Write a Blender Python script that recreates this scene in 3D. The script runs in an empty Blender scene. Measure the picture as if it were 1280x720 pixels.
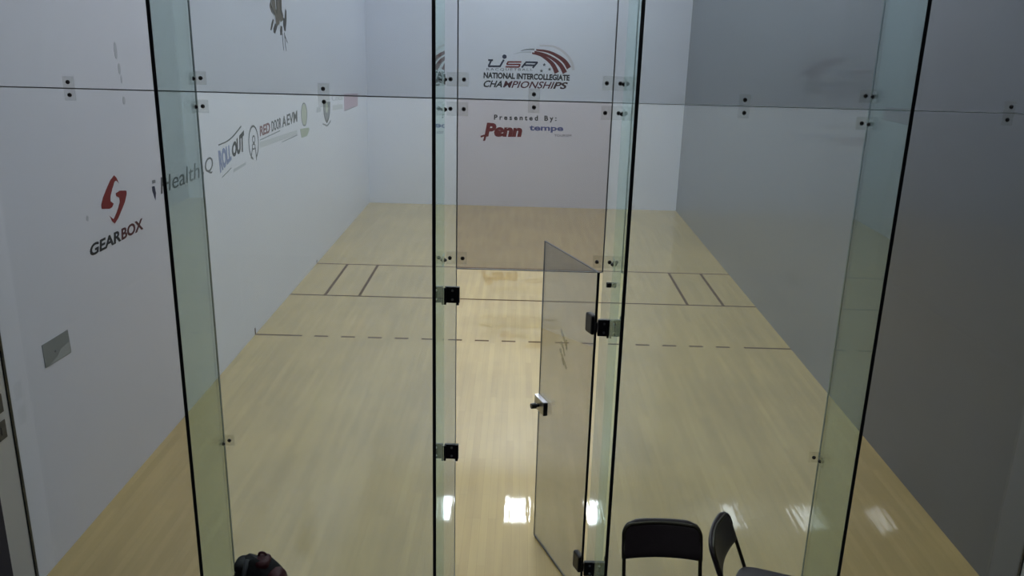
import bpy, bmesh, math, random
from mathutils import Vector, Matrix
random.seed(7)
C = bpy.context.scene.collection
PI = math.pi
EXPO = 0.0
LROWS = (1.3, 4.5, 7.7, 10.9)
LCOLS = (1.62, 3.1, 4.68)
LAMP = 35.0
W, LEN, H = 6.096, 12.192, 6.1          # racquetball court: 20 ft x 40 ft x 20 ft
ZJ = 3.063                               # height of the joint between lower and upper glass

# ------------------------------------------------------------------ materials
def new_mat(name):
    m = bpy.data.materials.new(name); m.use_nodes = True
    nt = m.node_tree; nt.nodes.clear()
    out = nt.nodes.new('ShaderNodeOutputMaterial')
    return m, nt, out

def pbr(name, col, rough=0.5, metal=0.0, noise=0.0, nscale=8.0, bump=0.0, bscale=60.0, coat=0.0, spec=0.5, coat_rough=0.1):
    m, nt, out = new_mat(name)
    b = nt.nodes.new('ShaderNodeBsdfPrincipled')
    b.inputs['Roughness'].default_value = rough; b.inputs['Metallic'].default_value = metal
    b.inputs['Specular IOR Level'].default_value = spec
    b.inputs['Coat Weight'].default_value = coat; b.inputs['Coat Roughness'].default_value = coat_rough
    nt.links.new(b.outputs[0], out.inputs[0])
    tc = nt.nodes.new('ShaderNodeTexCoord')
    n = nt.nodes.new('ShaderNodeTexNoise'); n.inputs['Scale'].default_value = nscale; n.inputs['Detail'].default_value = 3
    nt.links.new(tc.outputs['Object'], n.inputs['Vector'])
    r = nt.nodes.new('ShaderNodeMix'); r.data_type = 'RGBA'
    r.inputs[6].default_value = (*[c*(1-noise) for c in col], 1); r.inputs[7].default_value = (*[min(1, c*(1+noise)) for c in col], 1)
    nt.links.new(n.outputs[0], r.inputs[0]); nt.links.new(r.outputs[2], b.inputs['Base Color'])
    if bump:
        n2 = nt.nodes.new('ShaderNodeTexNoise'); n2.inputs['Scale'].default_value = bscale
        nt.links.new(tc.outputs['Object'], n2.inputs['Vector'])
        bp = nt.nodes.new('ShaderNodeBump'); bp.inputs['Strength'].default_value = bump; bp.inputs['Distance'].default_value = 0.01
        nt.links.new(n2.outputs[0], bp.inputs['Height']); nt.links.new(bp.outputs[0], b.inputs['Normal'])
    return m

def glass(name, tint, haze=0.0, haze_col=(0.8, 0.85, 0.85), f0=0.04, mark=0.0):
    """architectural glass sheet: tinted clear pane, mirror reflection growing at grazing angles, optional milky haze"""
    m, nt, out = new_mat(name)
    L = nt.links.new
    tr = nt.nodes.new('ShaderNodeBsdfTransparent'); tr.inputs[0].default_value = (*[c**0.5 for c in tint], 1)
    gl = nt.nodes.new('ShaderNodeBsdfGlossy'); gl.inputs['Roughness'].default_value = 0.0; gl.inputs[0].default_value = (0.9, 1, 0.97, 1)
    lw = nt.nodes.new('ShaderNodeLayerWeight'); lw.inputs['Blend'].default_value = 0.5
    pw = nt.nodes.new('ShaderNodeMath'); pw.operation = 'POWER'; pw.inputs[1].default_value = 5.0
    L(lw.outputs['Facing'], pw.inputs[0])
    ma = nt.nodes.new('ShaderNodeMath'); ma.operation = 'MULTIPLY_ADD'; ma.inputs[1].default_value = 1-f0; ma.inputs[2].default_value = f0
    L(pw.outputs[0], ma.inputs[0])
    mx = nt.nodes.new('ShaderNodeMixShader'); L(ma.outputs[0], mx.inputs[0]); L(tr.outputs[0], mx.inputs[1]); L(gl.outputs[0], mx.inputs[2])
    last = mx
    if haze > 0:
        d = nt.nodes.new('ShaderNodeBsdfDiffuse'); d.inputs[0].default_value = (*haze_col, 1)
        t = nt.nodes.new('ShaderNodeBsdfTranslucent'); t.inputs[0].default_value = (*haze_col, 1)
        a = nt.nodes.new('ShaderNodeMixShader'); a.inputs[0].default_value = 0.7
        L(d.outputs[0], a.inputs[1]); L(t.outputs[0], a.inputs[2])
        tc = nt.nodes.new('ShaderNodeTexCoord'); n = nt.nodes.new('ShaderNodeTexNoise'); n.inputs['Scale'].default_value = 1.3; n.inputs['Detail'].default_value = 4
        L(tc.outputs['Object'], n.inputs['Vector'])
        mr = nt.nodes.new('ShaderNodeMapRange'); mr.inputs[3].default_value = haze*0.75; mr.inputs[4].default_value = haze*1.25
        L(n.outputs[0], mr.inputs[0])
        b = nt.nodes.new('ShaderNodeMixShader'); L(mr.outputs[0], b.inputs[0]); L(mx.outputs[0], b.inputs[1]); L(a.outputs[0], b.inputs[2])
        last = b
    L(last.outputs[0], out.inputs[0])
    return m

def maple():
    m, nt, out = new_mat('maple_floor'); L = nt.links.new
    b = nt.nodes.new('ShaderNodeBsdfPrincipled'); L(b.outputs[0], out.inputs[0])
    tc = nt.nodes.new('ShaderNodeTexCoord')
    mp = nt.nodes.new('ShaderNodeMapping'); mp.inputs['Rotation'].default_value = (0, 0, PI/2)
    L(tc.outputs['Object'], mp.inputs[0])
    br = nt.nodes.new('ShaderNodeTexBrick'); br.inputs['Scale'].default_value = 1.0
    br.inputs['Brick Width'].default_value = 0.9; br.inputs['Row Height'].default_value = 0.057; br.inputs['Mortar Size'].default_value = 0.0006
    br.offset = 0.37; br.offset_frequency = 3
    br.inputs['Color1'].default_value = (*FLOOR_A, 1); br.inputs['Color2'].default_value = (*FLOOR_B, 1)
    br.inputs['Mortar'].default_value = (FLOOR_A[0]*.7, FLOOR_A[1]*.68, FLOOR_A[2]*.62, 1)
    L(mp.outputs[0], br.inputs['Vector'])
    # grain stretched along the boards and broad worn, cloudy areas
    m2 = nt.nodes.new('ShaderNodeMapping'); m2.inputs['Scale'].default_value = (14, 0.9, 1); L(tc.outputs['Object'], m2.inputs[0])
    g = nt.nodes.new('ShaderNodeTexNoise'); g.inputs['Scale'].default_value = 1.0; g.inputs['Detail'].default_value = 4; L(m2.outputs[0], g.inputs['Vector'])
    n = nt.nodes.new('ShaderNodeTexNoise'); n.inputs['Scale'].default_value = 1.1; n.inputs['Detail'].default_value = 5; L(tc.outputs['Object'], n.inputs['Vector'])
    r1 = nt.nodes.new('ShaderNodeMapRange'); r1.inputs[1].default_value = .3; r1.inputs[2].default_value = .7; r1.inputs[3].default_value = .93; r1.inputs[4].default_value = 1.06; L(g.outputs[0], r1.inputs[0])
    r2 = nt.nodes.new('ShaderNodeMapRange'); r2.inputs[1].default_value = .3; r2.inputs[2].default_value = .7; r2.inputs[3].default_value = .9; r2.inputs[4].default_value = 1.06; L(n.outputs[0], r2.inputs[0])
    mu = nt.nodes.new('ShaderNodeMath'); mu.operation = 'MULTIPLY'; L(r1.outputs[0], mu.inputs[0]); L(r2.outputs[0], mu.inputs[1])
    vm = nt.nodes.new('ShaderNodeVectorMath'); vm.operation = 'SCALE'; L(br.outputs[0], vm.inputs[0]); L(mu.outputs[0], vm.inputs['Scale'])
    L(vm.outputs[0], b.inputs['Base Color'])
    b.inputs['Roughness'].default_value = 0.45
    b.inputs['Coat Weight'].default_value = 1.0; b.inputs['Coat Roughness'].default_value = 0.035; b.inputs['Coat IOR'].default_value = 1.5
    # slight unevenness of the lacquer from board to board
    m3 = nt.nodes.new('ShaderNodeMapping'); m3.inputs['Scale'].default_value = (18, 1.5, 1); L(tc.outputs['Object'], m3.inputs[0])
    n3 = nt.nodes.new('ShaderNodeTexNoise'); n3.inputs['Scale'].default_value = 1.0; L(m3.outputs[0], n3.inputs['Vector'])
    bu = nt.nodes.new('ShaderNodeBump'); bu.inputs['Strength'].default_value = 0.2; bu.inputs['Distance'].default_value = 0.004
    L(n3.outputs[0], bu.inputs['Height']); L(bu.outputs[0], b.inputs['Coat Normal'])
    return m

def emit(name, col, s):
    m, nt, out = new_mat(name)
    e = nt.nodes.new('ShaderNodeEmission'); e.inputs[0].default_value = (*col, 1); e.inputs[1].default_value = s
    nt.links.new(e.outputs[0], out.inputs[0]); return m

FLOOR_A = (0.545, 0.405, 0.150); FLOOR_B = (0.49, 0.358, 0.128)
M = dict(
    maple=maple(),
    white=pbr('white_wall_panel', (0.78, 0.81, 0.92), 0.45, noise=0.02, nscale=1.5),
    dark_wall=pbr('dark_gloss_wall_panel', (0.105, 0.122, 0.142), 0.35, noise=0.10, nscale=1.2, spec=0.6, coat=0.6, coat_rough=0.04),
    line=pbr('painted_line', (0.12, 0.075, 0.045), 0.9, spec=0.1),
    line_red=pbr('painted_line_faded', (0.16, 0.095, 0.06), 0.9, spec=0.1),
    g_outer=glass('outer_glass', (0.62, 0.63, 0.66)),
    g_inner=glass('hazed_glass', (0.74, 0.79, 0.83), haze=0.075),  # milky haze stands in for reflected light on the lower panes
    g_upper=glass('upper_glass', (0.535, 0.575, 0.61), haze=0.018),
    g_trans=glass('transom_glass', (0.61, 0.595, 0.615), haze=0.02),
    g_door=glass('door_glass', (0.60, 0.60, 0.64), haze=0.022),
    g_fin=glass('fin_glass', (0.70, 0.82, 0.80), haze=0.008),
    seam=pbr('joint_sealant', (0.14, 0.15, 0.165), 0.6),
    seam_clear=pbr('clear_sealant', (0.34, 0.36, 0.38), 0.4),
    black=pbr('black_edge', (0.004, 0.006, 0.008), 0.4),
    blackm=pbr('black_metal', (0.012, 0.012, 0.014), 0.35, 0.3, noise=.1, nscale=30),
    bolt=pbr('bolt_black', (0.01, 0.01, 0.012), 0.4, 0.5),
    clampm=glass('clear_clamp_plate', (0.90, 0.90, 0.88), haze=0.008, f0=0.02),
    steel=pbr('satin_steel', (0.45, 0.45, 0.45), 0.35, 1.0, noise=.1, nscale=4),
    chrome=pbr('bright_lock_case', (0.75, 0.75, 0.8), 0.25, 0.6),
    ceil=pbr('ceiling_panel', (0.6, 0.6, 0.62), 0.7),
    gall=pbr('gallery_wall', (0.10, 0.10, 0.115), 0.7, noise=.15, nscale=3),
    carpet=pbr('gallery_carpet', (0.06, 0.06, 0.07), 0.95, noise=.2, nscale=60, bump=.3),
    jamb=pbr('jamb_paint', (0.8, 0.8, 0.76), 0.5, noise=.05, nscale=3),
    switch=pbr('switch_plate', (0.11, 0.11, 0.095), 0.4),
    dark_drape=pbr('dark_end_panel', (0.06, 0.055, 0.07), 0.8),
    vinyl=pbr('brown_black_vinyl', (0.045, 0.034, 0.037), 0.42, noise=.15, nscale=20, bump=.08, bscale=120),
    frame=pbr('bronze_tube', (0.05, 0.045, 0.028), 0.4, 0.5),
    rubber=pbr('black_rubber', (0.01, 0.01, 0.01), 0.8),
    nylon=pbr('black_nylon', (0.008, 0.009, 0.01), 0.7, noise=.3, nscale=25, bump=.25, bscale=90),
    nylon_red=pbr('dark_red_nylon', (0.055, 0.006, 0.010), 0.6, noise=.25, nscale=25, bump=.25, bscale=90),
    strap=pbr('grey_strap', (0.05, 0.055, 0.06), 0.7),
    ink_dark=pbr('ink_dark', (0.018, 0.022, 0.03), 0.6), ink_navy=pbr('ink_navy', (0.02, 0.028, 0.07), 0.6),
    ink_red=pbr('ink_red', (0.22, 0.018, 0.02), 0.6), ink_wine=pbr('ink_wine', (0.10, 0.012, 0.03), 0.6),
    ink_blue=pbr('ink_blue', (0.10, 0.13, 0.34), 0.6), ink_pale_blue=pbr('ink_pale_blue', (0.25, 0.31, 0.53), 0.6),
    ink_grey=pbr('ink_grey', (0.28, 0.30, 0.33), 0.6), ink_mid=pbr('ink_mid', (0.11, 0.12, 0.135), 0.6),
    ink_pale=pbr('ink_pale', (0.58, 0.61, 0.67), 0.6),
    ink_pink=pbr('ink_pink', (0.56, 0.44, 0.53), 0.6), ink_green=pbr('ink_green', (0.46, 0.53, 0.44), 0.6),
    ink_tan=pbr('ink_tan', (0.16, 0.14, 0.11), 0.6), ink_paleg=pbr('ink_pale_green', (0.52, 0.57, 0.49), 0.6),
    lamp=emit('lamp_diffuser', (0.92, 0.985, 0.985), LAMP), lamp_white=pbr('lamp_housing', (.7, .7, .7), .5),
    g_mark=glass('etched_mark', (0.62, 0.62, 0.60), haze=0.0),
    ink_redark=pbr('ink_red_dark', (0.09, 0.015, 0.02), 0.6), ink_redgrey=pbr('ink_red_grey', (0.24, 0.11, 0.13), 0.6),
    ink_band=pbr('ink_band', (0.64, 0.67, 0.73), 0.6), ink_dark2=pbr('ink_dark_brown', (0.06, 0.055, 0.055), 0.6),
    ink_winedark=pbr('ink_wine_dark', (0.05, 0.012, 0.02), 0.6), ink_wine2=pbr('ink_stripe', (0.15, 0.025, 0.03), 0.6),
    ink_faint=pbr('ink_faint', (0.66, 0.65, 0.70), 0.6), ink_red2=pbr('ink_maroon', (0.17, 0.014, 0.022), 0.6),
    ink_scuff=pbr('ball_scuff', (0.55, 0.59, 0.64), 0.6),
    plate=pbr('brushed_plate', (0.26, 0.29, 0.30), 0.45, 0.0, noise=.08, nscale=10), plate_glare=pbr('painted_glare', (0.40, 0.44, 0.46), 0.5),
    lamp_fill=emit('fill_diffuser', (0.9, 0.93, 1.0), 20.0),
    gloss_dot=pbr('small_white', (.7, .7, .7), .4),
)

# ------------------------------------------------------------------ object helpers
def link(name, me, mat, parent=None, smooth=False):
    o = bpy.data.objects.new(name, me); C.objects.link(o)
    if mat is not None: me.materials.append(M[mat])
    if parent is not None: o.parent = parent
    if smooth:
        for p in me.polygons: p.use_smooth = True
    return o

def obj(name, bm, mat, parent=None, smooth=False, bevel=0, seg=2):
    bmesh.ops.recalc_face_normals(bm, faces=bm.faces)
    me = bpy.data.meshes.new(name); bm.to_mesh(me); bm.free()
    o = link(name, me, mat, parent, smooth)
    if bevel:
        b = o.modifiers.new('bevel', 'BEVEL'); b.width = bevel; b.segments = seg; b.limit_method = 'ANGLE'; b.angle_limit = math.radians(40)
    return o

def empty(name, loc=(0, 0, 0), rz=0):
    o = bpy.data.objects.new(name, None); C.objects.link(o); o.location = loc; o.rotation_euler = (0, 0, rz)
    o.empty_display_size = 0.05
    return o

def tag(o, label, cat, group=None):
    o['label'] = label; o['category'] = cat
    if group: o['group'] = group
    return o

def struct(o):
    o['kind'] = 'structure'; return o

def box(bm, x0, x1, y0, y1, z0, z1, mat=None):
    v = [bm.verts.new((x, y, z)) for z in (z0, z1) for y in (y0, y1) for x in (x0, x1)]
    if mat is not None:
        for q in v: q.co = mat @ q.co
    for f in ((0, 2, 3, 1), (4, 5, 7, 6), (0, 1, 5, 4), (2, 6, 7, 3), (0, 4, 6, 2), (1, 3, 7, 5)):
        bm.faces.new([v[i] for i in f])

def B(*a): 
    bm = bmesh.new(); box(bm, *a); return bm

def cyl(bm, p0, p1, r0, r1=None, n=16, caps=True):
    p0, p1 = Vector(p0), Vector(p1); r1 = r0 if r1 is None else r1
    d = (p1-p0).normalized(); a = Vector((0, 0, 1)) if abs(d.z) < .9 else Vector((1, 0, 0))
    u = d.cross(a).normalized(); w = d.cross(u)
    A = [bm.verts.new(p0+(u*math.cos(2*PI*i/n)+w*math.sin(2*PI*i/n))*r0) for i in range(n)]
    Bv = [bm.verts.new(p1+(u*math.cos(2*PI*i/n)+w*math.sin(2*PI*i/n))*r1) for i in range(n)]
    for i in range(n): bm.faces.new((A[i], A[(i+1) % n], Bv[(i+1) % n], Bv[i]))
    if caps: bm.faces.new(A[::-1]); bm.faces.new(Bv)

def smooth_path(pts, k=6):
    P = [Vector(p) for p in pts]; out = []
    for i in range(len(P)-1):
        a = P[max(i-1, 0)]; b = P[i]; c = P[i+1]; d = P[min(i+2, len(P)-1)]
        for j in range(k):
            t = j/k
            out.append(0.5*((2*b)+(c-a)*t+(2*a-5*b+4*c-d)*t*t+(3*b-a-3*c+d)*t**3))
    out.append(P[-1]); return out

def tube(bm, pts, r, n=12):
    """round tube through points"""
    P = [Vector(p) for p in pts]; rings = []
    up = None
    for i, p in enumerate(P):
        d = (P[min(i+1, len(P)-1)]-P[max(i-1, 0)]).normalized()
        if up is None:
            a = Vector((0, 0, 1)) if abs(d.z) < .9 else Vector((1, 0, 0)); up = d.cross(a).normalized()
        up = (up-d*up.dot(d)).normalized(); w = d.cross(up)
        rings.append([bm.verts.new(p+(up*math.cos(2*PI*k/n)+w*math.sin(2*PI*k/n))*r) for k in range(n)])
    for a, b in zip(rings, rings[1:]):
        for k in range(n): bm.faces.new((a[k], a[(k+1) % n], b[(k+1) % n], b[k]))
    bm.faces.new(rings[0][::-1]); bm.faces.new(rings[-1])

# flat prints on a wall: 'L' = wall at x=0 (u along y), 'F' = front wall (u along x)
def to_wall(side, u, v, n=0.0):
    return Vector((n, u, v)) if side == 'L' else Vector((u, LEN-n, v))

TH = 0.0015
def slab(bm, side, poly, lift=0.0005):
    """thin vinyl piece with the given outline"""
    a = [bm.verts.new(to_wall(side, u, v, lift)) for u, v in poly]; b = [bm.verts.new(to_wall(side, u, v, lift+TH)) for u, v in poly]
    n = len(poly)
    bm.faces.new(a[::-1]); bm.faces.new(b)
    for i in range(n): bm.faces.new((a[i], a[(i+1) % n], b[(i+1) % n], b[i]))

def ribbon(bm, side, pts, w0, w1, lift=0.0005, k=6):
    """tapered stroke"""
    P = smooth_path([(p[0], p[1], 0) for p in pts], k) if len(pts) > 2 else [Vector((p[0], p[1], 0)) for p in pts]
    up, dn = [], []
    for i, p in enumerate(P):
        d = (P[min(i+1, len(P)-1)]-P[max(i-1, 0)]).normalized(); nn = Vector((-d.y, d.x, 0)); w = (w0+(w1-w0)*i/(len(P)-1))/2
        up.append(p+nn*w); dn.append(p-nn*w)
    for i in range(len(P)-1):
        slab(bm, side, [(q.x, q.y) for q in (dn[i], dn[i+1], up[i+1], up[i])], lift)

def ring(bm, side, c, eu, ev, w, a0=0, a1=2*PI, n=40, lift=0.0005):
    ru = math.hypot(eu[0]-c[0], 0); rv = abs(ev[1]-c[1])
    for i in range(n):
        t0 = a0+(a1-a0)*i/n; t1 = a0+(a1-a0)*(i+1)/n
        q = lambda t, k: (c[0]+(ru-k)*math.cos(t), c[1]+(rv-k)*math.sin(t))
        slab(bm, side, [q(t0, w), q(t0, 0), q(t1, 0), q(t1, w)], lift)

def disc(bm, side, c, ru, rv, n=28, lift=0.0005):
    slab(bm, side, [(c[0]+ru*math.cos(2*PI*i/n), c[1]+rv*math.sin(2*PI*i/n)) for i in range(n)], lift)

def star(bm, side, c, r, lift=0.0005):
    slab(bm, side, [(c[0]+(r if i % 2 == 0 else r*.45)*math.sin(PI*i/5), c[1]+(r if i % 2 == 0 else r*.45)*math.cos(PI*i/5)) for i in range(10)], lift)

def lettering(name, text, quad, side, mat, parent, bold=0.0, spacing=1.0, mapf=None, yb=None, lift=0.0005):
    """letters whose box is laid on the quad (bottom-left, bottom-right, top-right, top-left) of a wall"""
    cu = bpy.data.curves.new(name, 'FONT'); cu.body = text; cu.size = 1.0; cu.extrude = 0.01; cu.offset = bold; cu.space_character = spacing; cu.resolution_u = 4
    t = bpy.data.objects.new('text_tmp', cu); C.objects.link(t)
    bpy.context.view_layer.update()
    me = bpy.data.meshes.new_from_object(t.evaluated_get(bpy.context.evaluated_depsgraph_get()))
    bpy.data.objects.remove(t); bpy.data.curves.remove(cu)
    xs = [v.co.x for v in me.vertices]; ys = [v.co.y for v in me.vertices]
    x0, x1 = min(xs), max(xs)
    y0, y1 = (min(ys), max(ys)) if yb is None else yb
    f = mapf or (lambda u, v, n: to_wall(side, u, v, n))
    for v in me.vertices:
        s = (v.co.x-x0)/(x1-x0); r = (v.co.y-y0)/(y1-y0)
        bl, br, tr, tl = quad
        u = (bl[0]*(1-s)+br[0]*s)*(1-r)+(tl[0]*(1-s)+tr[0]*s)*r
        w = (bl[1]*(1-s)+br[1]*s)*(1-r)+(tl[1]*(1-s)+tr[1]*s)*r
        v.co = f(u, w, lift+(TH if v.co.z > 0 else 0))
    me.materials.clear()
    return link(name, me, mat, parent)
D = {}
D['GB_A']=[(1.605, 2.321), (1.638, 2.295), (1.665, 2.252), (1.629, 2.278), (1.6, 2.275), (1.553, 2.23), (1.514, 2.184), (1.505, 2.149), (1.549, 2.122), (1.522, 2.103), (1.481, 2.098), (1.365, 2.122), (1.364, 2.151), (1.401, 2.196), (1.466, 2.246), (1.537, 2.296)]
D['GB_B']=[(1.772, 2.177), (1.771, 2.152), (1.728, 2.099), (1.67, 2.056), (1.598, 2.006), (1.532, 1.977), (1.497, 2.002), (1.469, 2.047), (1.522, 2.012), (1.572, 2.044), (1.615, 2.079), (1.648, 2.115), (1.648, 2.146), (1.602, 2.167), (1.6, 2.189), (1.668, 2.196)]
D['GB_T']=[(1.116, 1.832), (1.991, 1.83), (1.997, 1.919), (1.144, 1.914)]
D['IH_B']=[(2.224, 2.124), (2.274, 2.121), (2.288, 2.059), (2.266, 2.004), (2.247, 2.043), (2.224, 2.089)]
D['IH_D']=[(2.238, 2.172), (2.299, 2.168), (2.299, 2.143), (2.237, 2.146)]
D['IH_T']=[(2.382, 2.032), (3.257, 2.018), (3.29, 2.165), (2.413, 2.166)]
D['IH_Q']=[(3.337, 2.008), (3.617, 2.007), (3.653, 2.167), (3.373, 2.167)]
D['RO_A']=[(3.822, 1.967), (4.179, 2.049), (4.19, 2.207), (3.804, 2.193)]
D['RO_B']=[(4.204, 2.065), (4.603, 2.077), (4.638, 2.298), (4.218, 2.198)]
D['RO_L1']=[(3.829, 2.245), (4.083, 2.249), (4.296, 2.28), (4.558, 2.347)]
D['RO_L2']=[(3.868, 1.922), (4.046, 1.949), (4.153, 1.971)]
D['RO_S']=[(4.216, 1.912), (4.63, 1.926), (4.636, 1.955), (4.223, 1.945)]
D['CI']=[(4.953, 2.122), (4.994, 2.314), (5.137, 2.114)]
D['CI_F1']=[(4.961, 2.158), (4.971, 2.203), (5.013, 2.156)]
D['CI_F2']=[(4.945, 2.081), (4.952, 2.117), (5.004, 2.079)]
D['CI_G1']=[(4.898, 2.072), (4.824, 1.968)]
D['CI_G2']=[(5.0, 2.058), (5.023, 1.918)]
D['RD_T']=[(5.203, 2.161), (6.889, 2.148), (6.9, 2.295), (5.214, 2.273)]
D['RD_U1']=[(5.195, 2.121), (5.543, 2.124), (6.037, 2.129)]
D['RD_S']=[(5.176, 2.033), (6.857, 1.981), (6.851, 2.043), (5.185, 2.1)]
D['RD_U2']=[(6.099, 1.982), (6.856, 1.977)]
D['SE']=[(7.262, 2.205), (7.292, 2.363), (7.431, 2.195)]
D['SE_B']=[(7.01, 2.038), (7.482, 2.005), (7.536, 1.978), (7.375, 1.9), (7.068, 1.911)]
D['SH']=[(8.462, 2.272), (8.897, 2.241), (8.856, 2.088), (8.759, 1.996), (8.634, 1.954), (8.531, 2.019), (8.459, 2.125)]
D['SH_R']=[(8.361, 1.958), (8.493, 1.934), (8.649, 1.902), (8.794, 1.921), (8.919, 1.949)]
D['LA_P']=[(10.016, 2.274), (11.246, 2.194), (11.213, 1.972), (9.998, 1.991)]
D['LA_U']=[(9.999, 1.996), (10.492, 1.99), (10.925, 1.991)]
D['LA_T']=[(9.042, 2.239), (9.864, 2.188), (9.879, 2.284), (9.057, 2.325)]
D['LA_B']=[(9.09, 2.086), (9.868, 2.046), (9.853, 2.124), (9.104, 2.167)]
D['SM']=[(8.007, 2.159), (8.262, 2.144), (8.275, 2.215), (8.021, 2.233)]
D['GR1']=[(6.064, 3.999), (6.492, 4.024), (6.413, 3.663), (6.396, 3.546), (6.455, 3.483), (6.426, 3.428), (6.26, 3.391), (6.203, 3.364), (6.118, 3.364), (6.102, 3.453), (5.949, 3.512), (5.892, 3.555), (5.876, 3.597), (5.944, 3.65)]
D['GR2']=[(5.983, 3.443), (6.023, 3.426), (5.967, 3.364), (5.907, 3.312), (5.856, 3.312), (5.905, 3.381)]
D['GR3']=[(6.072, 3.391), (6.169, 3.364), (6.115, 3.319), (6.048, 3.271), (5.988, 3.285), (5.983, 3.329)]
D['GR4']=[(6.307, 3.364), (6.376, 3.355), (6.376, 3.3), (6.337, 3.25), (6.275, 3.255), (6.272, 3.31)]
D['GR5']=[(6.562, 3.567), (6.612, 3.54), (6.597, 3.429), (6.527, 3.299), (6.473, 3.3), (6.431, 3.364), (6.434, 3.465), (6.502, 3.447)]
D['GR6']=[(6.377, 3.273), (6.375, 3.172), (6.398, 3.07)]
D['GR7']=[(6.469, 3.281), (6.479, 3.151), (6.517, 3.062)]
D['GR8']=[(6.48, 3.244), (6.584, 3.159)]
D['PLATE']=[(0.403, 1.455), (0.716, 1.447), (0.724, 1.284), (0.408, 1.3)]
D['SW1']=[(-0.142, 1.243), (-0.065, 1.206), (-0.05, 1.326), (-0.124, 1.374)]
D['SW2']=[(-0.169, 1.08), (-0.067, 1.043), (-0.059, 1.168), (-0.153, 1.203)]
D['U_U']=[(2.32, 2.669), (2.613, 2.677), (2.625, 2.819), (2.317, 2.811)]
D['U_S']=[(2.644, 2.673), (2.929, 2.677), (2.949, 2.794), (2.68, 2.787)]
D['U_A']=[(2.952, 2.678), (3.222, 2.677), (3.264, 2.793), (2.987, 2.792)]
D['U_D']=[(2.624, 2.871), (2.623, 2.911), (2.664, 2.872)]
D['U_R']=[(2.29, 2.601), (3.162, 2.616), (3.168, 2.668), (2.292, 2.654)]
D['U_N']=[(2.233, 2.464), (3.872, 2.458), (3.875, 2.57), (2.236, 2.577)]
D['U_C']=[(2.217, 2.298), (3.801, 2.301), (3.858, 2.431), (2.262, 2.427)]
D['ST1']=[(3.219, 3.009), (3.434, 2.985), (3.621, 2.911), (3.764, 2.815), (3.854, 2.693)]
D['ST2']=[(3.189, 2.978), (3.39, 2.927), (3.563, 2.843), (3.69, 2.742), (3.78, 2.602)]
D['ST3']=[(3.144, 2.948), (3.299, 2.918), (3.44, 2.839), (3.551, 2.738), (3.626, 2.598)]
D['GY1']=[(3.188, 3.018), (3.035, 3.01), (2.928, 2.982)]
D['GY2']=[(3.128, 2.965), (2.959, 2.961), (2.792, 2.919)]
D['GY3']=[(3.277, 3.087), (3.538, 3.079), (3.741, 2.981), (3.886, 2.821), (3.94, 2.658)]
D['S1']=[(3.382, 2.741)]
D['S2']=[(3.485, 2.662)]
D['S3']=[(3.332, 2.628)]
D['P_T']=[(2.447, 1.666), (3.656, 1.673), (3.651, 1.797), (2.448, 1.787)]
D['P_P']=[(2.265, 1.359), (2.979, 1.369), (3.023, 1.614), (2.315, 1.629)]
D['P_X1']=[(2.315, 1.419), (2.324, 1.419), (2.283, 1.28), (2.241, 1.279), (2.265, 1.367)]
D['P_X2']=[(2.194, 1.357), (2.333, 1.403)]
D['P_M']=[(3.138, 1.466), (3.791, 1.475), (3.794, 1.601), (3.134, 1.6)]
D['P_O']=[(3.624, 1.395), (3.956, 1.399), (3.953, 1.446), (3.623, 1.44)]
D['SCUFF']=[(1.84,3.19,.022,.06,'ink_scuff'),(1.87,3.06,.018,.04,'ink_scuff'),(1.885,2.985,.012,.03,'ink_scuff'),(1.89,2.83,.02,.03,'ink_scuff'),(1.15,2.1,.015,.02,'ink_scuff')]

# ------------------------------------------------------------------ the court shell
T = 0.15
struct(obj('floor', B(0, W, -0.01, LEN, -0.1, 0), 'maple'))
struct(obj('wall_front', B(-T, W+T, LEN, LEN+T, 0, H), 'white'))
struct(obj('wall_left', B(-T, 0, 0.012, LEN, 0, H), 'white'))
struct(obj('wall_right', B(W, W+T, 0.012, LEN, 0, H), 'dark_wall'))
struct(obj('ceiling', B(-T, W+T, -0.02, LEN+T, H, H+0.1), 'ceil'))
# gallery in front of the glass
GL, GR, GB = -2.2, 8.4, -8.0
struct(obj('floor', B(GL, GR, GB, -0.012, -0.1, 0), 'carpet'))
struct(obj('wall_rear', B(GL, GR, GB-T, GB, 0, H), 'gall'))
struct(obj('wall_gallery_left', B(GL-T, GL, GB, -0.012, 0, H), 'gall'))
struct(obj('wall_gallery_right', B(GR, GR+T, GB, -0.012, 0, H), 'gall'))
struct(obj('wall_return_left', B(GL, -0.012, -0.012, 0.1, 0, H), 'gall'))
struct(obj('wall_return_right', B(W+0.012, GR, -0.012, 0.1, 0, H), 'gall'))
struct(obj('ceiling', B(GL, GR, GB, -0.02, H, H+0.1), 'gall'))
# wall end beside the glass: painted jamb, black channel, dark end panel
struct(obj('trim_1', B(-0.14, 0.0, -0.225, -0.014, 0, H), 'jamb', bevel=.004))
struct(obj('trim_2', B(-0.012, 0.006, -0.013, 0.011, 0, H), 'black'))
struct(obj('trim_3', B(-0.14, 0.004, -0.52, -0.226, 0, H), 'dark_drape'))
struct(obj('trim_4', B(W-0.006, W+0.012, -0.013, 0.011, 0, H), 'black'))
struct(obj('trim_5', B(W+0.0, W+0.14, -0.30, -0.014, 0, H), 'jamb'))
for y, z in ((-0.104, 1.285), (-0.108, 1.125)):
    s = empty('switch_plate', (0.0, y, z))
    obj('cover', B(0.0005, 0.006, -0.036, 0.036, -0.056, 0.056), 'switch', s, bevel=.002)
    obj('rocker', B(0.006, 0.010, -0.014, 0.014, -0.024, 0.024), 'switch', s, bevel=.001)
    tag(s, 'grey switch plate on the painted jamb, ' + ('upper of the pair' if z > 1.2 else 'lower of the pair'), 'switch plate', 'switch plates on the jamb')

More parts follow.
